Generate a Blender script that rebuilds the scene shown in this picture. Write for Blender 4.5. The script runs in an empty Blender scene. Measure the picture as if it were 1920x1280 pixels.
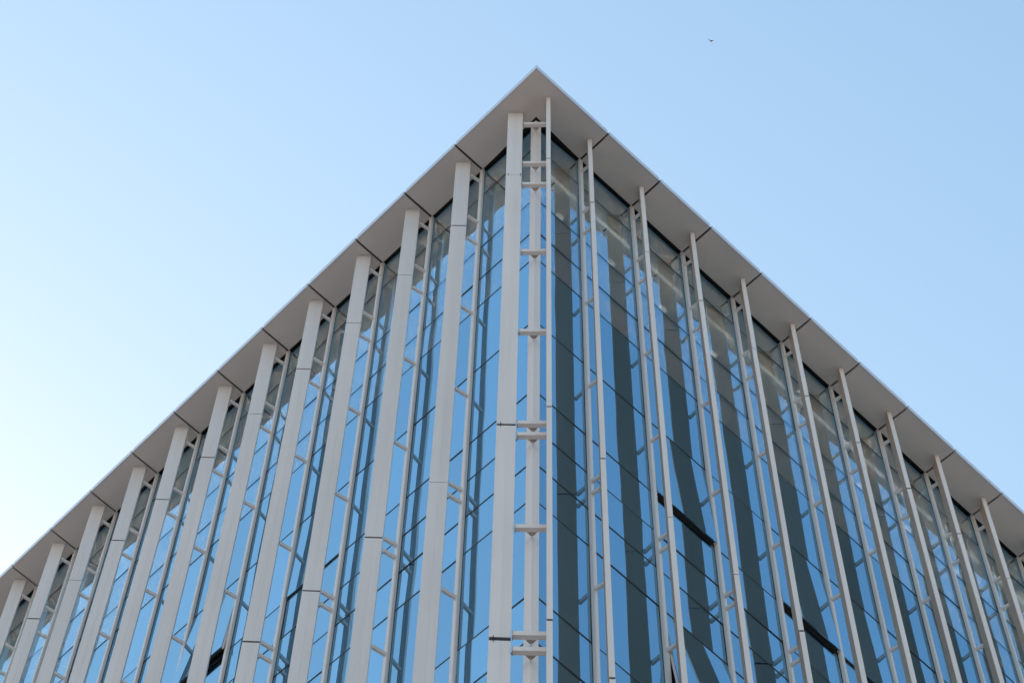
import bpy, bmesh, math, random
from mathutils import Vector, Matrix

random.seed(7)
sc = bpy.context.scene
C = sc.collection
S = math.sqrt(0.5)
M = 1.5                      # one facade module in metres
EYE = 1.65
HT = EYE + 29.161 * M        # height of the soffit above the ground
DIR = {'R': (Vector((S, S, 0)), Vector((S, -S, 0))), 'L': (Vector((-S, S, 0)), Vector((-S, -S, 0)))}
A0 = {'R': 0.853, 'L': 1.030}          # first post from the corner (modules)
FIN = {'R': ((0.857, 0.158), (0.715, 0.303)), 'L': ((0.068, 0.181), (0.206, 0.324))}   # inner / outer end of a fin's centre line
NB = 13                      # bays on each side
EAVE = 0.512
GL = -0.028                   # glass plane
DEPTH = 14.0
ZB = -(HT - 0.0) / M + 0.004

def W(side, u, n, z):
    d, nn = DIR[side]
    p = (d * u + nn * n) * M
    return Vector((p.x, p.y, HT + z * M))

# ------------------------------------------------------------------ camera
CAMP = Vector((0.0249, -11.8703, -29.1611))
def rot(p, y, r):
    f = Vector((math.sin(y) * math.cos(p), math.cos(y) * math.cos(p), math.sin(p)))
    r0 = Vector((math.cos(y), -math.sin(y), 0)); u0 = r0.cross(f)
    return r0 * math.cos(r) + u0 * math.sin(r), -r0 * math.sin(r) + u0 * math.cos(r), f
RGT = Vector((0.9825220952117328, 0.08809482411178418, 0.16398059149015207))
UP = Vector((-0.007752293211796546, -0.860795429394844, 0.5088920619177552))
FWD = Vector((-0.18598450035071382, 0.5012689205383273, 0.8450675919307493))
F_PX, PPX, PPY = 4211.741, 206.314, 860.773
cd = bpy.data.cameras.new('camera'); cam = bpy.data.objects.new('camera', cd); C.objects.link(cam)
mw = Matrix((RGT, UP, -FWD)).transposed().to_4x4()
cam_loc = Vector((CAMP.x * M, CAMP.y * M, EYE))
mw.translation = cam_loc
cam.matrix_world = mw
cd.sensor_width = 36; cd.sensor_fit = 'HORIZONTAL'
cd.lens = F_PX / 1920 * 36
cd.shift_x = (960 - PPX) / 1920
cd.shift_y = (PPY - 640) / 1920
cd.clip_start = 0.1; cd.clip_end = 20000
sc.camera = cam

def px(P):
    """pixel of a world point in the 1920 x 1280 photograph"""
    v = P - cam_loc
    z = v.dot(FWD)
    return PPX + F_PX * v.dot(RGT) / z, PPY - F_PX * v.dot(UP) / z
def area_px(pts):
    """area inside the frame of the box round some world points"""
    q = [px(p) for p in pts]
    x0 = max(0, min(a for a, b in q)); x1 = min(1920, max(a for a, b in q))
    y0 = max(0, min(b for a, b in q)); y1 = min(1280, max(b for a, b in q))
    return max(0, x1 - x0) * max(0, y1 - y0)

# ------------------------------------------------------------------ materials
def mat(name, col, rough=0.5, metal=0.0, var=0.0, streak=False, scale=0.6, spec=0.5, bump=0.0):
    m = bpy.data.materials.new(name); m.use_nodes = True
    nt = m.node_tree; b = nt.nodes['Principled BSDF']
    b.inputs['Base Color'].default_value = (*col, 1); b.inputs['Roughness'].default_value = rough
    b.inputs['Metallic'].default_value = metal; b.inputs['Specular IOR Level'].default_value = spec
    if var:
        tc = nt.nodes.new('ShaderNodeTexCoord'); mp = nt.nodes.new('ShaderNodeMapping')
        nt.links.new(tc.outputs['Object'], mp.inputs['Vector'])
        mp.inputs['Scale'].default_value = (7, 7, 0.18) if streak else (1, 1, 1)
        nz = nt.nodes.new('ShaderNodeTexNoise'); nz.inputs['Scale'].default_value = scale
        nz.inputs['Detail'].default_value = 6; nz.inputs['Roughness'].default_value = 0.62
        nt.links.new(mp.outputs['Vector'], nz.inputs['Vector'])
        nz2 = nt.nodes.new('ShaderNodeTexNoise'); nz2.inputs['Scale'].default_value = 0.35; nz2.inputs['Detail'].default_value = 3
        nt.links.new(tc.outputs['Object'], nz2.inputs['Vector'])
        ad = nt.nodes.new('ShaderNodeMath'); ad.operation = 'ADD'
        nt.links.new(nz.outputs['Fac'], ad.inputs[0]); nt.links.new(nz2.outputs['Fac'], ad.inputs[1])
        mr = nt.nodes.new('ShaderNodeMapRange')
        mr.inputs['From Min'].default_value = 0.65; mr.inputs['From Max'].default_value = 1.35
        mr.inputs['To Min'].default_value = 1 - var; mr.inputs['To Max'].default_value = 1 + var
        nt.links.new(ad.outputs[0], mr.inputs['Value'])
        vm = nt.nodes.new('ShaderNodeVectorMath'); vm.operation = 'SCALE'
        vm.inputs[0].default_value = col
        nt.links.new(mr.outputs['Result'], vm.inputs['Scale'])
        nt.links.new(vm.outputs['Vector'], b.inputs['Base Color'])
        mr2 = nt.nodes.new('ShaderNodeMapRange')
        mr2.inputs['To Min'].default_value = max(0.05, rough - 0.1); mr2.inputs['To Max'].default_value = min(1, rough + 0.1)
        nt.links.new(nz.outputs['Fac'], mr2.inputs['Value']); nt.links.new(mr2.outputs['Result'], b.inputs['Roughness'])
        if bump:
            bp = nt.nodes.new('ShaderNodeBump'); bp.inputs['Strength'].default_value = 1; bp.inputs['Distance'].default_value = bump
            nt.links.new(nz2.outputs['Fac'], bp.inputs['Height']); nt.links.new(bp.outputs['Normal'], b.inputs['Normal'])
    return m

def glass_mat():
    m = bpy.data.materials.new('coated_glass'); m.use_nodes = True
    nt = m.node_tree; nt.nodes.clear()
    out = nt.nodes.new('ShaderNodeOutputMaterial'); mix = nt.nodes.new('ShaderNodeMixShader')
    gl = nt.nodes.new('ShaderNodeBsdfGlossy'); tr = nt.nodes.new('ShaderNodeBsdfTransparent')
    gl.inputs['Color'].default_value = (*GLASS_TINT, 1); gl.inputs['Roughness'].default_value = 0.0
    tr.inputs['Color'].default_value = (0.75, 0.70, 0.62, 1)
    mix.inputs['Fac'].default_value = 0.80
    nt.links.new(tr.outputs[0], mix.inputs[1]); nt.links.new(gl.outputs[0], mix.inputs[2]); nt.links.new(mix.outputs[0], out.inputs[0])
    tc = nt.nodes.new('ShaderNodeTexCoord'); mp = nt.nodes.new('ShaderNodeMapping')
    mp.inputs['Scale'].default_value = (1, 1, 0.6)
    nz = nt.nodes.new('ShaderNodeTexNoise'); nz.inputs['Scale'].default_value = 0.55; nz.inputs['Detail'].default_value = 1
    bp = nt.nodes.new('ShaderNodeBump'); bp.inputs['Strength'].default_value = 1; bp.inputs['Distance'].default_value = 0.018
    nt.links.new(tc.outputs['Object'], mp.inputs['Vector']); nt.links.new(mp.outputs['Vector'], nz.inputs['Vector'])
    nt.links.new(nz.outputs['Fac'], bp.inputs['Height']); nt.links.new(bp.outputs['Normal'], gl.inputs['Normal'])
    oi = nt.nodes.new('ShaderNodeObjectInfo'); mr = nt.nodes.new('ShaderNodeMapRange')      # coating differs a little from pane to pane
    mr.inputs['To Min'].default_value = 0.93; mr.inputs['To Max'].default_value = 1.06
    nt.links.new(oi.outputs['Random'], mr.inputs['Value'])
    sv = nt.nodes.new('ShaderNodeVectorMath'); sv.operation = 'SCALE'; sv.inputs[0].default_value = GLASS_TINT
    nt.links.new(mr.outputs['Result'], sv.inputs['Scale']); nt.links.new(sv.outputs['Vector'], gl.inputs['Color'])
    return m

def emit_mat(name, col, st):
    m = bpy.data.materials.new(name); m.use_nodes = True
    b = m.node_tree.nodes['Principled BSDF']
    b.inputs['Base Color'].default_value = (*col, 1)
    b.inputs['Emission Color'].default_value = (*col, 1); b.inputs['Emission Strength'].default_value = st
    return m

GLASS_TINT = (0.34, 0.59, 0.78)
MAT = {
    'fin': mat('painted_aluminium_fin', (0.66, 0.655, 0.695), 0.42, 0.0, 0.075, True, 0.9),
    'fin_back': mat('shade_toned_fin_back', (0.60, 0.43, 0.35), 0.55, 0.0, 0.08, True, 0.9),
    'post': mat('painted_steel_post', (0.69, 0.685, 0.715), 0.32, 0.0, 0.05, True, 0.9),
    'steel': mat('weathered_steel', (0.36, 0.325, 0.30), 0.6, 0.0, 0.2, False, 3.0),
    'soffit': mat('soffit_panel_paint', (0.56, 0.555, 0.56), 0.5, 0.0, 0.05, False, 0.5),
    'fascia': mat('anodised_fascia', (0.60, 0.63, 0.72), 0.3, 0.35, 0.03),
    'dark': mat('dark_gasket', (0.012, 0.013, 0.015), 0.6),
    'ceil': mat('ceiling_paint', (0.8, 0.76, 0.70), 0.8, 0, 0.05),
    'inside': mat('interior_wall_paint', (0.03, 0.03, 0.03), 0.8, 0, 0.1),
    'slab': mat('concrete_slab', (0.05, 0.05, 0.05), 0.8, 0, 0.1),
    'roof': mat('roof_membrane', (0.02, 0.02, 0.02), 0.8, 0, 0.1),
    'clad': mat('rear_wall_cladding', (0.55, 0.54, 0.52), 0.6, 0, 0.08),
    'ground': mat('paved_ground', (0.27, 0.222, 0.192), 0.85, 0, 0.18, False, 0.3),
    'glass': glass_mat(),
    'lamp': emit_mat('interior_lamp', (0.96, 0.98, 1.0), 3.6),
    'ceiling_fill': emit_mat('added_ceiling_fill', (1.0, 0.86, 0.70), 15.0),
    'uplight_fill': emit_mat('added_uplight_fill', (1.0, 0.80, 0.64), 60.0),
    'bird': mat('dark_plumage', (0.05, 0.05, 0.06), 0.7, 0, 0.3, False, 12),
}

# ------------------------------------------------------------------ mesh helpers
class MB:
    def __init__(s): s.v = []; s.f = []; s.mi = []; s.mats = []
    def _m(s, key):
        if key not in s.mats: s.mats.append(key)
        return s.mats.index(key)
    def hexa(s, b, t, key):
        """b, t: lists of n points (bottom, top rings)"""
        k = len(s.v); n = len(b); s.v += list(b) + list(t); mi = s._m(key)
        s.f.append(tuple(range(k, k + n))[::-1]); s.f.append(tuple(range(k + n, k + 2 * n)))
        for i in range(n): s.f.append((k + i, k + (i + 1) % n, k + n + (i + 1) % n, k + n + i))
        s.mi += [mi] * (n + 2)
    def box(s, side, u0, u1, n0, n1, z0, z1, key):
        q = ((u0, n0), (u1, n0), (u1, n1), (u0, n1))
        s.hexa([W(side, a, b, z0) for a, b in q], [W(side, a, b, z1) for a, b in q], key)
    def prism(s, pts, z0, z1, key):
        """pts: world xy in metres"""
        s.hexa([Vector((p[0], p[1], HT + z0 * M)) for p in pts], [Vector((p[0], p[1], HT + z1 * M)) for p in pts], key)
    def build(s, name, parent=None, bevel=0.0):
        me = bpy.data.meshes.new(name); me.from_pydata([tuple(v) for v in s.v], [], s.f)
        for k in s.mats: me.materials.append(MAT[k])
        for p, i in zip(me.polygons, s.mi): p.material_index = i
        bm = bmesh.new(); bm.from_mesh(me); bmesh.ops.recalc_face_normals(bm, faces=bm.faces)
        if bevel: bmesh.ops.bevel(bm, geom=list(bm.edges), offset=bevel, segments=2, affect='EDGES', profile=0.6)
        bm.to_mesh(me); bm.free()
        o = bpy.data.objects.new(name, me); C.objects.link(o)
        if parent:
            o.parent = parent
            o.matrix_parent_inverse = parent.matrix_world.inverted()
        return o
def xy(side, u, n):
    p = W(side, u, n, 0); return (p.x, p.y)

# ------------------------------------------------------------------ the building
bld = bpy.data.objects.new('office_building', None); C.objects.link(bld)
bld['label'] = 'glass corner office building with pale vertical fins under a flat overhanging roof'
bld['category'] = 'office building'
bld.empty_display_size = 1.0

TR = [-0.82, -2.50, -3.45, -4.23, -5.89, -7.53, -8.33, -9.05, -9.77, -11.45, -12.19, -12.93, -14.6, -15.35, -16.1, -17.75, -18.5,
      -19.25, -20.9, -21.65, -22.4, -24.05, -24.8, -26.2, -28.0]
JT = [-2.10, -8.56, -12.42, -18.6, -24.6]
BK = [-0.42, -1.745, -2.41, -4.385, -6.46, -8.53, -8.77, -10.55, -12.345, -12.585, -14.4, -16.4, -18.5, -18.75, -20.6, -22.5, -24.5, -24.75]
FIN_BOT = -26.0

# --- posts
def post_u(side, i): return A0[side] + i
posts = {}
for side in 'LR':
    for i in range(NB):
        u = post_u(side, i); m = MB()
        m.box(side, u - 0.028, u + 0.028, GL - 0.03, 0.012, ZB, -0.001, 'post')
        m.box(side, u - 0.020, u + 0.020, 0.012, 0.016, ZB, -0.02, 'post')
        m.box(side, u - 0.0282, u + 0.0282, GL - 0.008, GL + 0.004, ZB, -0.004, 'dark')
        posts[side, i] = m.build('mullion', bld)
m = MB()
w = 0.097
m.prism([xy('R', 0, 0), xy('R', w, 0), xy('R', w, -w), xy('R', 0, -w)], ZB, -0.012, 'post')
corner = m.build('corner_post', bld, 0.006)

# --- fins
def fin_mesh(side, i, first_gap=None):
    (ui, ni), (uo, no) = FIN[side]
    a = Vector(xy(side, ui + i, ni)).to_3d(); b = Vector(xy(side, uo + i, no)).to_3d()
    if side == 'R' and i == -1:
        a = Vector(xy('R', 0.027, 0.205)).to_3d(); b = Vector(xy('R', -0.115, 0.345)).to_3d()
    d = (b - a); L = d.length; d.normalize(); nrm = Vector((-d.y, d.x, 0))
    t = 0.027 * M
    m = MB()
    zs = [-0.003] + JT + [FIN_BOT]
    def slab(s0, s1, tt, z0, z1, key, sh=0.0):
        q = [a + d * s0 - nrm * (tt - sh), a + d * s1 - nrm * (tt - sh), a + d * s1 + nrm * (tt + sh), a + d * s0 + nrm * (tt + sh)]
        m.prism([(p.x, p.y) for p in q], z0, z1, key)
    seam = L * (0.44 if side == 'L' else 0.5); gw = 0.0022
    rr = random.Random(side + str(i))
    g_prev = 0.0
    for k in range(len(zs) - 1):
        g = rr.choice((0.007, 0.013, 0.016)) if k < len(zs) - 2 else 0.0
        if side == 'L' and i == 0: g = (0.0006, 0.022, 0.026, 0.01, 0.01, 0)[k]
        if side == 'L' and i == 1: g = (0.016, 0.004, 0.008, 0.01, 0.01, 0)[k]
        sh = rr.uniform(-1, 1) * 0.004
        z1 = zs[k] - g_prev; z0 = zs[k + 1] + g
        slab(0, seam - gw, t, z0, z1, 'fin', sh); slab(seam + gw, L, t, z0, z1, 'fin', sh)
        slab(seam - gw, seam + gw, t * 0.9, z0, z1, 'post', sh)
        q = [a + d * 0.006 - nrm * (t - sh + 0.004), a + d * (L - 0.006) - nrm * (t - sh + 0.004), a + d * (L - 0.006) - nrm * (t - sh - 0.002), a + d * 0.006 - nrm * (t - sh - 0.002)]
        m.prism([(p.x, p.y) for p in q], z0 + 0.003, z1 - 0.003, 'fin_back')      # glass-facing side: shade mixed into its colour, to darken and warm its reflections
        g_prev = g
    slab(0.012, L - 0.012, t * 0.7, FIN_BOT + 0.05, -0.05, 'dark')
    if side == 'L' and i == 0:      # small clips across the joints of the corner fin
        for z in JT[:3]:
            dz = 0.05 if z < -3 else 0.03
            for s0 in ((L * 0.77, L * 0.80),) if z < -3 else ((L * 0.82, L * 0.85), (0.015, 0.03)):
                q = [a + d * s0[0] - nrm * (t + 0.006), a + d * s0[1] - nrm * (t + 0.006), a + d * s0[1] + nrm * (t + 0.006), a + d * s0[0] + nrm * (t + 0.006)]
                m.prism([(p.x, p.y) for p in q], z - dz, z + dz, 'dark')
    return m.build('sunshade_fin', bld, 0.0), a, b
fins = {}
for i in range(NB): fins['L', i] = fin_mesh('L', i)
for i in range(-1, NB): fins['R', i] = fin_mesh('R', i)

# --- brackets between posts and fins
cand = []
def bracket_shape(side, i, z, m):
    h, t = 0.032, 0.025
    if side == 'C':
        a = fins['L', 0][1]; b = fins['R', -1][1]
        x0, x1 = a.x + 0.015, b.x - 0.012
        y0, y1 = -0.125 * M, -0.072 * M
        m.prism([(x0, y0), (x1, y0), (x1, y1), (x0, y1)], z - h, z + h, 'post')
        m.prism([(-0.055 * M, y1 + 0.001), (0.055 * M, y1 + 0.001), (0.012 * M, -0.022 * M), (-0.012 * M, -0.022 * M)], z - h * 0.80, z + h * 0.72, 'steel')
        m.prism([(-0.004 * M, y1 + 0.03), (0.004 * M, y1 + 0.03), (0.004 * M, 0.0), (-0.004 * M, 0.0)], z - h * 1.3, z - h * 0.801, 'steel')
        for xx, s in ((x0, 1), (x1, -1)):
            m.prism([(xx, y0 - 0.01), (xx + s * 0.012, y0 - 0.01), (xx + s * 0.012, y1 + 0.01), (xx, y1 + 0.01)], z - h * 1.25, z + h * 1.25, 'dark')
        return
    h, t = 0.027, 0.015
    up = A0[side] + i + (0.004 if side == 'L' else 0.0)
    uf = FIN[side][0][0] + i + (1 - 0.012 if side == 'L' else 0.004); nin = FIN[side][0][1] - 0.010
    nm = nin - 0.04; um = up + (uf - up) * 0.9
    pr = [(up, 0.0165, h), (um, nm, h), (uf, nin - 0.012, h * 1.12), (uf, nin, h * 1.3)]      # slender bar that flares where it meets the fin
    for (ua, na, ha), (ub, nb, hb) in zip(pr, pr[1:]):
        m.hexa([W(side, ua - t, na, z - ha), W(side, ua + t, na, z - ha), W(side, ub + t, nb - .0001, z - hb), W(side, ub - t, nb - .0001, z - hb)],
               [W(side, ua - t, na, z + ha), W(side, ua + t, na, z + ha), W(side, ub + t, nb - .0001, z + hb), W(side, ub - t, nb - .0001, z + hb)], 'post')
for z in BK: cand.append((area_px([W('R', -0.16, 0.16, z - .04), W('R', 0.16, 0.16, z + .04), W('L', 0.16, 0.16, z)]) + 5000, 'C', 0, z))
for side in 'LR':
    for i in range(NB):
        for z in BK:
            uf = A0[side] + i
            cand.append((area_px([W(side, uf - .03, .01, z - .04), W(side, uf + .03, .17, z - .04), W(side, uf - .03, .01, z + .04), W(side, uf + .03, .17, z + .04)]), side, i, z))
def visible(c):
    side, i, z = c[1:]
    if side == 'C': q = px(Vector((0, -0.1 * M, HT + z * M)))
    else: q = px(W(side, A0[side] + i, 0.08, z))
    return -5 < q[0] < 1925 and -5 < q[1] < 1290
vis = sorted([c for c in cand if visible(c)], reverse=True)
own = set(c[1:] for c in vis[:100])
rest = MB()
for c in cand:
    side, i, z = c[1:]
    if (side, i, z) in own:
        m = MB(); bracket_shape(side, i, z, m)
        par = corner if side == 'C' else (fins[side, i + (1 if side == 'L' else 0)][0] if (side, i + (1 if side == 'L' else 0)) in fins else posts[side, i])
        m.build('bracket', par, 0.004)
    else: bracket_shape(side, i, z, rest)
o = rest.build('brackets', bld); o['kind'] = 'stuff'; o['label'] = 'small brackets between the farther fins and posts'

# --- glazing: a bay between two posts has dark transom joints and its panes
def bay_u(side, k):
    if k == 0: return 0.052, A0[side] - 0.03
    return A0[side] + k - 1 + 0.03, A0[side] + k - 0.03
OPEN = {('R', 2, 5): (1.8, 'tilted open'), ('R', 4, 5): (1.8, 'open'), ('R', 5, 5): (0.9, 'ajar'), ('R', 2, 9): (5.4, 'wide'),
        ('L', 5, 5): (3.2, 'open'), ('L', 3, 5): (0.8, 'ajar')}
rows = list(zip([-0.004] + TR, TR + [ZB]))
panes = []
for side in 'LR':
    for k in range(NB):
        u0, u1 = bay_u(side, k)
        for r, (zt, zb) in enumerate(rows):
            panes.append((area_px([W(side, u0, GL, zt), W(side, u1, GL, zt), W(side, u0, GL, zb), W(side, u1, GL, zb)]), side, k, r))
pvis = sorted([p for p in panes if p[0] > 30], reverse=True)
pown = set(p[1:] for p in pvis[:94]) | set(OPEN)
bays = {}
for side in 'LR':
    for k in range(NB):
        u0, u1 = bay_u(side, k)
        m = MB(); mi = m._m('dark')
        us = (u0 - 0.004, u0 + 0.003, u1 - 0.003, u1 + 0.004)
        zz = [-0.003]
        for z in TR: zz += [z + 0.0125, z - 0.0125]
        zz.append(ZB)
        keep = lambda c, q: 0 <= c < 3 and 0 <= q < len(zz) - 1 and (c != 1 or q % 2 == 1)
        idx = {}
        def vid(c, q, n):
            if (c, q, n) not in idx:
                idx[c, q, n] = len(m.v); m.v.append(W(side, us[c], GL + (0.003, -0.03)[n], zz[q]))
            return idx[c, q, n]
        for c in range(3):
            for q in range(len(zz) - 1):
                if not keep(c, q): continue
                cs = ((c, q), (c + 1, q), (c + 1, q + 1), (c, q + 1))
                m.f.append(tuple(vid(*x, 0) for x in cs)); m.f.append(tuple(vid(*x, 1) for x in cs[::-1])); m.mi += [mi, mi]
                for (dc, dq), (a, b) in (((0, -1), (0, 1)), ((1, 0), (1, 2)), ((0, 1), (2, 3)), ((-1, 0), (3, 0))):
                    if not keep(c + dc, q + dq):
                        m.f.append((vid(*cs[a], 0), vid(*cs[b], 0), vid(*cs[b], 1), vid(*cs[a], 1))); m.mi.append(mi)
        bays[side, k] = m.build('window_frame', bld)
def pane_shape(side, k, r, m):
    u0, u1 = bay_u(side, k); zt, zb = rows[r]
    zt -= 0.012; zb += 0.012
    rr = random.Random('%s%d_%d' % (side, k, r))
    if (side, k, r) in OPEN:
        ang = math.radians(OPEN[side, k, r][0]); h = zt - zb
        def pt(u, nn, s):   # s = distance down from the hinge, nn = out of the sash plane
            return W(side, u, GL + s * math.sin(ang) + nn * math.cos(ang), zt - s * math.cos(ang) + nn * math.sin(ang))
        def bx(ua, ub, na, nb, sa, sb, key):
            q = ((ua, na), (ub, na), (ub, nb), (ua, nb))
            m.hexa([pt(a, b, sb) for a, b in q], [pt(a, b, sa) for a, b in q], key)
        bx(u0, u1, -0.010, 0.0, 0.0, h, 'glass')
        e = 0.022
        bx(u0 + 0.001, u0 + e, -0.04, -0.0105, 0.005, h - 0.001, 'post'); bx(u1 - e, u1 - 0.001, -0.04, -0.0105, 0.005, h - 0.001, 'post')
        bx(u0 + e + .001, u1 - e - .001, -0.045, -0.0105, h - 0.03, h - 0.001, 'dark')
        return
    ta, tb = rr.gauss(0, 0.0012), rr.gauss(0, 0.0012)      # each pane sits slightly out of true
    P = []
    for dn in (-0.010, 0.0):
        for u, z, su, sz in ((u0, zb, -1, -1), (u1, zb, 1, -1), (u1, zt, 1, 1), (u0, zt, -1, 1)):
            P.append(W(side, u, GL + dn + ta * su + tb * sz, z))
    m.hexa(P[:4], P[4:], 'glass')
rest = MB()
for a, side, k, r in panes:
    if (side, k, r) in pown:
        m = MB(); pane_shape(side, k, r, m)
        if (side, k, r) in OPEN:
            o = m.build('vent_window', bays[side, k])
            o['label'] = {'tilted open': 'window pane tilted open, black gap under its lower edge', 'open': 'window pane tilted open, black gap below it',
                          'ajar': 'window pane standing slightly ajar', 'wide': 'window pane swung far out at the bottom'}[OPEN[side, k, r][1]]
            fr = MB(); u0, u1 = bay_u(side, k); zt, zb = rows[r]
            fr.box(side, u0, u1, GL - 0.12, GL - 0.032, zb - 0.02, zb + 0.02, 'dark')
            fr.box(side, u0, u0 + 0.02, GL - 0.12, GL - 0.045, zb, zt, 'dark'); fr.box(side, u1 - 0.02, u1, GL - 0.12, GL - 0.045, zb, zt, 'dark')
            fr.box(side, u0, u1, GL - 0.13, GL - 0.121, zb, zt, 'dark')
            fr.build('vent_frame', bays[side, k])
        else: m.build('window_pane', bays[side, k])
    else: pane_shape(side, k, r, rest)
o = rest.build('window_panes', bld); o['kind'] = 'stuff'; o['label'] = 'mirrored panes of the outer and lower bays'

# --- soffit panels with their fascia
TH = 0.045
def joint(side, k): return A0[side] - 0.004 + k
GAP = 0.016
IN = GL + 0.029
def inner_xy():  # inner corner of the soffit
    return (0.0, -(-0.0) )
for side in 'LR':
    for k in range(NB):
        u0, u1 = joint(side, k) + GAP, joint(side, k + 1) - GAP
        m = MB(); m.box(side, u0, u1, IN, EAVE - 0.001, 0.0, TH, 'soffit')
        p = m.build('soffit_panel', bld, 0.004)
        m = MB(); m.box(side, u0 + 0.001, u1 - 0.001, EAVE, EAVE + 0.012, -0.004, 0.11, 'fascia')
        m.build('fascia', p, 0.003)
uR, uL = joint('R', 0) - GAP, joint('L', 0) - GAP
# inner corner: the soffit's inner edge follows both facades
ic = Vector(xy('R', -0.03, 0.03))
m = MB()
m.hexa([Vector((*p, HT)) for p in (xy('R', uR, IN), xy('R', uR, EAVE - .001), xy('R', -EAVE + .001, EAVE - .001), ic)],
       [Vector((*p, HT + TH * M)) for p in (xy('R', uR, IN), xy('R', uR, EAVE - .001), xy('R', -EAVE + .001, EAVE - .001), ic)], 'soffit')
m.hexa([Vector((*p, HT)) for p in (xy('L', uL, IN), xy('L', uL, EAVE - .001), xy('L', -EAVE + .001, EAVE - .001), ic)],
       [Vector((*p, HT + TH * M)) for p in (xy('L', uL, IN), xy('L', uL, EAVE - .001), xy('L', -EAVE + .001, EAVE - .001), ic)], 'soffit')
p = m.build('soffit_panel', bld)
# merge the two halves into one corner panel
bm = bmesh.new(); bm.from_mesh(p.data)
bmesh.ops.remove_doubles(bm, verts=bm.verts, dist=0.0005)
seen = {}
dead = []
for f in bm.faces:
    key = tuple(sorted(v.index for v in f.verts))
    if key in seen: dead += [f, seen[key]]
    seen[key] = f
bmesh.ops.delete(bm, geom=list(set(dead)), context='FACES_ONLY')
bmesh.ops.dissolve_limit(bm, angle_limit=0.001, verts=bm.verts, edges=bm.edges)
bmesh.ops.recalc_face_normals(bm, faces=bm.faces)
bm.to_mesh(p.data); bm.free()
m = MB()
E0, E1 = EAVE, EAVE + 0.012
m.prism([xy('R', uR, E0), xy('R', uR, E1), xy('R', -E1 + .001, E1), xy('R', -E0 + .001, E0)], -0.004, 0.11, 'fascia')
m.prism([xy('L', uL, E0), xy('L', uL, E1), xy('L', -E1 + .001, E1), xy('L', -E0 + .001, E0)], -0.004, 0.11, 'fascia')
m.build('fascia', p)

# --- roof over it all, rear walls, interior
T = DEPTH
m = MB(); e = EAVE - 0.003
m.prism([xy('R', -e, e), xy('R', T, e), xy('R', T, -T), xy('R', -e, -T)], 0.0605, 0.080, 'roof')
m.build('roof', bld)
m = MB()
m.box('R', T - 0.15, T, -T, -0.06, ZB, 0.06, 'clad'); m.build('rear_wall', bld)
m = MB(); m.box('L', T - 0.15, T, -T + 0.16, -0.06, ZB, 0.06, 'clad'); m.build('rear_wall', bld)
m = MB()
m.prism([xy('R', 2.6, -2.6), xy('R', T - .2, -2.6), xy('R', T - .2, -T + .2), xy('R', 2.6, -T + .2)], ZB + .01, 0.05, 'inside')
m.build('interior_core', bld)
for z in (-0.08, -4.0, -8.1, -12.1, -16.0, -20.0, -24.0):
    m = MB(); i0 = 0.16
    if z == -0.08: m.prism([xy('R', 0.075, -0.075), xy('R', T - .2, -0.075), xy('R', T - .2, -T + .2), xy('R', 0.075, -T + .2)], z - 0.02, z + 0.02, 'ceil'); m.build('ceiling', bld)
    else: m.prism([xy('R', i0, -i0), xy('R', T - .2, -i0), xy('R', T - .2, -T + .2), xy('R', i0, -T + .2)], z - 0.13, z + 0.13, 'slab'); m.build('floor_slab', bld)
for k in range(NB):
    u = A0['R'] + k - 0.86
    m = MB(); m.box('R', u + 0.42 if k else 0.6, u + 1.30, GL - 0.315, GL - 0.282, -0.42, -0.39, 'lamp')
    lp = m.build('ceiling_or_fill_light', bld)
    m = MB(); m.box('R', u + 1.02, u + 1.13, GL - 0.62, GL - 0.55, -0.60, -0.55, 'lamp'); m.build('ceiling_or_fill_light', bld)

for side in 'LR':  # added fill lamps, out of view, to lift the top-floor ceiling
    for k in range(1, NB - 1):
        u = A0[side] + k
        m = MB(); m.box(side, u + 0.1, u + 0.9, -1.46, -1.38, -0.98, -0.94, 'ceiling_fill'); m.build('ceiling_or_fill_light', bld)

for side in 'LR':       # added unseen strips that brighten the top ceiling behind the glass
    for k in range(NB - 1):
        u = A0[side] + k - 0.86
        ua, ub = (u + 0.45 if k else 0.62), u + 1.27
        m = MB(); m.box(side, ua, ub, GL - 0.304, GL - 0.293, -0.385, -0.37, 'uplight_fill')
        if side == 'L': m.box(side, ua - .02, ub + .02, GL - 0.33, GL - 0.26, -0.40, -0.387, 'ceil')
        m.build('fill_uplight', bld)

# ------------------------------------------------------------------ ground
m = bpy.data.meshes.new('ground'); n = 64; Rg = 6000
m.from_pydata([(0, 0, 0)] + [(Rg * math.cos(2 * math.pi * k / n), Rg * math.sin(2 * math.pi * k / n), 0) for k in range(n)], [],
              [(0, 1 + k, 1 + (k + 1) % n) for k in range(n)])
m.materials.append(MAT['ground'])
g = bpy.data.objects.new('ground', m); C.objects.link(g); g['kind'] = 'structure'
g['label'] = 'paved ground round the foot of the glass building'; g['category'] = 'ground'

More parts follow.
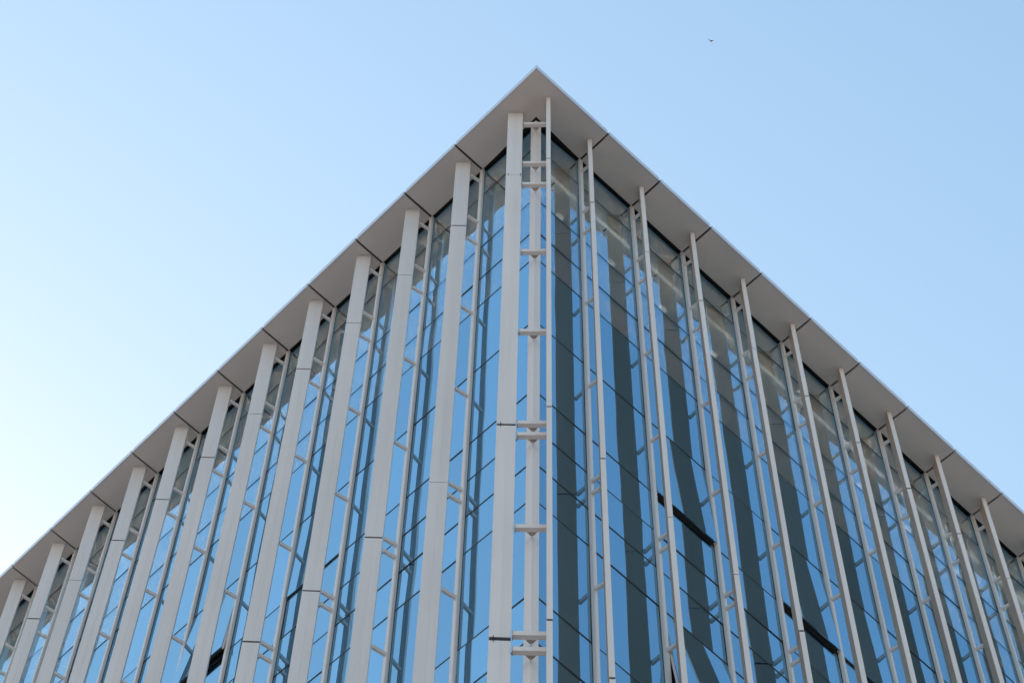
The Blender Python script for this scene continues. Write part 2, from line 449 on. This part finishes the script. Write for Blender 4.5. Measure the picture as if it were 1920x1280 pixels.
# ------------------------------------------------------------------ bird
def bird():
    bm = bmesh.new()
    prof = [(-0.26, 0.004, 0.0), (-0.2, 0.02, 0.0), (-0.1, 0.045, 0.0), (0.0, 0.062, -0.005), (0.1, 0.055, 0.0), (0.15, 0.036, 0.012), (0.19, 0.036, 0.02), (0.215, 0.022, 0.018), (0.25, 0.003, 0.012)]
    rings = []
    for x, r, z in prof:
        rings.append([bm.verts.new((x, r * math.cos(t), z + r * 0.9 * math.sin(t))) for t in [2 * math.pi * j / 10 for j in range(10)]])
    for a, b in zip(rings, rings[1:]):
        for j in range(10): bm.faces.new((a[j], a[(j + 1) % 10], b[(j + 1) % 10], b[j]))
    bm.faces.new(rings[0][::-1]); bm.faces.new(rings[-1])
    def plate(lead, trail, th):
        top = [bm.verts.new((x, y, z + th)) for x, y, z in lead + trail[::-1]]
        bot = [bm.verts.new((x, y, z - th)) for x, y, z in lead + trail[::-1]]
        k = len(lead)
        for i in range(k - 1):
            q = (i, i + 1, 2 * k - 2 - i, 2 * k - 1 - i)
            bm.faces.new([top[j] for j in q]); bm.faces.new([bot[j] for j in q][::-1])
        for i in range(2 * k): bm.faces.new((top[i], bot[i], bot[(i + 1) % (2 * k)], top[(i + 1) % (2 * k)]))
    for s in (-1, 1):
        plate([(0.11, s * .04, .02), (0.15, s * .18, .09), (0.10, s * .32, .13), (-0.04, s * .48, .13)],
              [(-0.06, s * .04, .015), (-0.03, s * .18, .08), (-0.05, s * .32, .12), (-0.09, s * .47, .125)], 0.006)
    plate([(-0.2, -.015, 0), (-0.36, -.07, -.005)], [(-0.2, .015, 0), (-0.36, .07, -.005)], 0.005)
    bmesh.ops.recalc_face_normals(bm, faces=bm.faces)
    me = bpy.data.meshes.new('bird'); bm.to_mesh(me); bm.free(); me.materials.append(MAT['bird'])
    for p in me.polygons: p.use_smooth = True
    return bpy.data.objects.new('bird', me)
b = bird(); C.objects.link(b)
dv = Vector((0.07147959, 0.3467035, 0.93524721)); b.location = cam_loc + dv * 230
b.rotation_euler = (math.radians(62), math.radians(-18), math.radians(48))
b.scale = (0.9, 0.9, 0.9)
b['label'] = 'tiny dark bird flying in the open sky above the roof corner'; b['category'] = 'bird'

# ------------------------------------------------------------------ light
SUN_EL, SUN_AZ = math.radians(28), math.radians(-35)    # azimuth from +Y towards +X
world = bpy.data.worlds.new('World'); sc.world = world; world.use_nodes = True
nt = world.node_tree; bg = nt.nodes['Background']
sky = nt.nodes.new('ShaderNodeTexSky'); sky.sky_type = 'NISHITA'; sky.sun_disc = False
sky.sun_elevation = SUN_EL; sky.sun_rotation = SUN_AZ
sky.air_density = 1.87; sky.dust_density = 1.31; sky.ozone_density = 1.04
# colour response of this clear, slightly hazy sky: a per-channel power curve on the sky's own radiance
sp = nt.nodes.new('ShaderNodeSeparateColor'); cb = nt.nodes.new('ShaderNodeCombineColor')
nt.links.new(sky.outputs[0], sp.inputs[0])
for ch, (piv, po) in enumerate(((3.246, 1.07), (2.985, 0.90), (3.731, 0.74))):
    d1 = nt.nodes.new('ShaderNodeMath'); d1.operation = 'DIVIDE'; d1.inputs[1].default_value = piv
    p1 = nt.nodes.new('ShaderNodeMath'); p1.operation = 'POWER'; p1.inputs[1].default_value = po
    m1 = nt.nodes.new('ShaderNodeMath'); m1.operation = 'MULTIPLY'; m1.inputs[1].default_value = piv
    nt.links.new(sp.outputs[ch], d1.inputs[0]); nt.links.new(d1.outputs[0], p1.inputs[0]); nt.links.new(p1.outputs[0], m1.inputs[0])
    nt.links.new(m1.outputs[0], cb.inputs[ch])
nt.links.new(cb.outputs[0], bg.inputs[0]); bg.inputs[1].default_value = 0.12
sl = bpy.data.lights.new('sun', 'SUN'); sl.energy = 2.2; sl.angle = math.radians(0.5); sl.color = (1.0, 0.95, 0.87)
so = bpy.data.objects.new('sun', sl); C.objects.link(so)
sd = Vector((math.sin(SUN_AZ) * math.cos(SUN_EL), math.cos(SUN_AZ) * math.cos(SUN_EL), math.sin(SUN_EL)))
so.rotation_euler = sd.to_track_quat('Z', 'Y').to_euler(); so.location = (0, 0, 120)

vs = sc.view_settings; vs.view_transform = 'Standard'; vs.look = 'None'; vs.gamma = 1; vs.use_curve_mapping = False
vs.exposure = 1.16
sc.cycles.max_bounces = 10; sc.cycles.glossy_bounces = 6; sc.cycles.transparent_max_bounces = 12
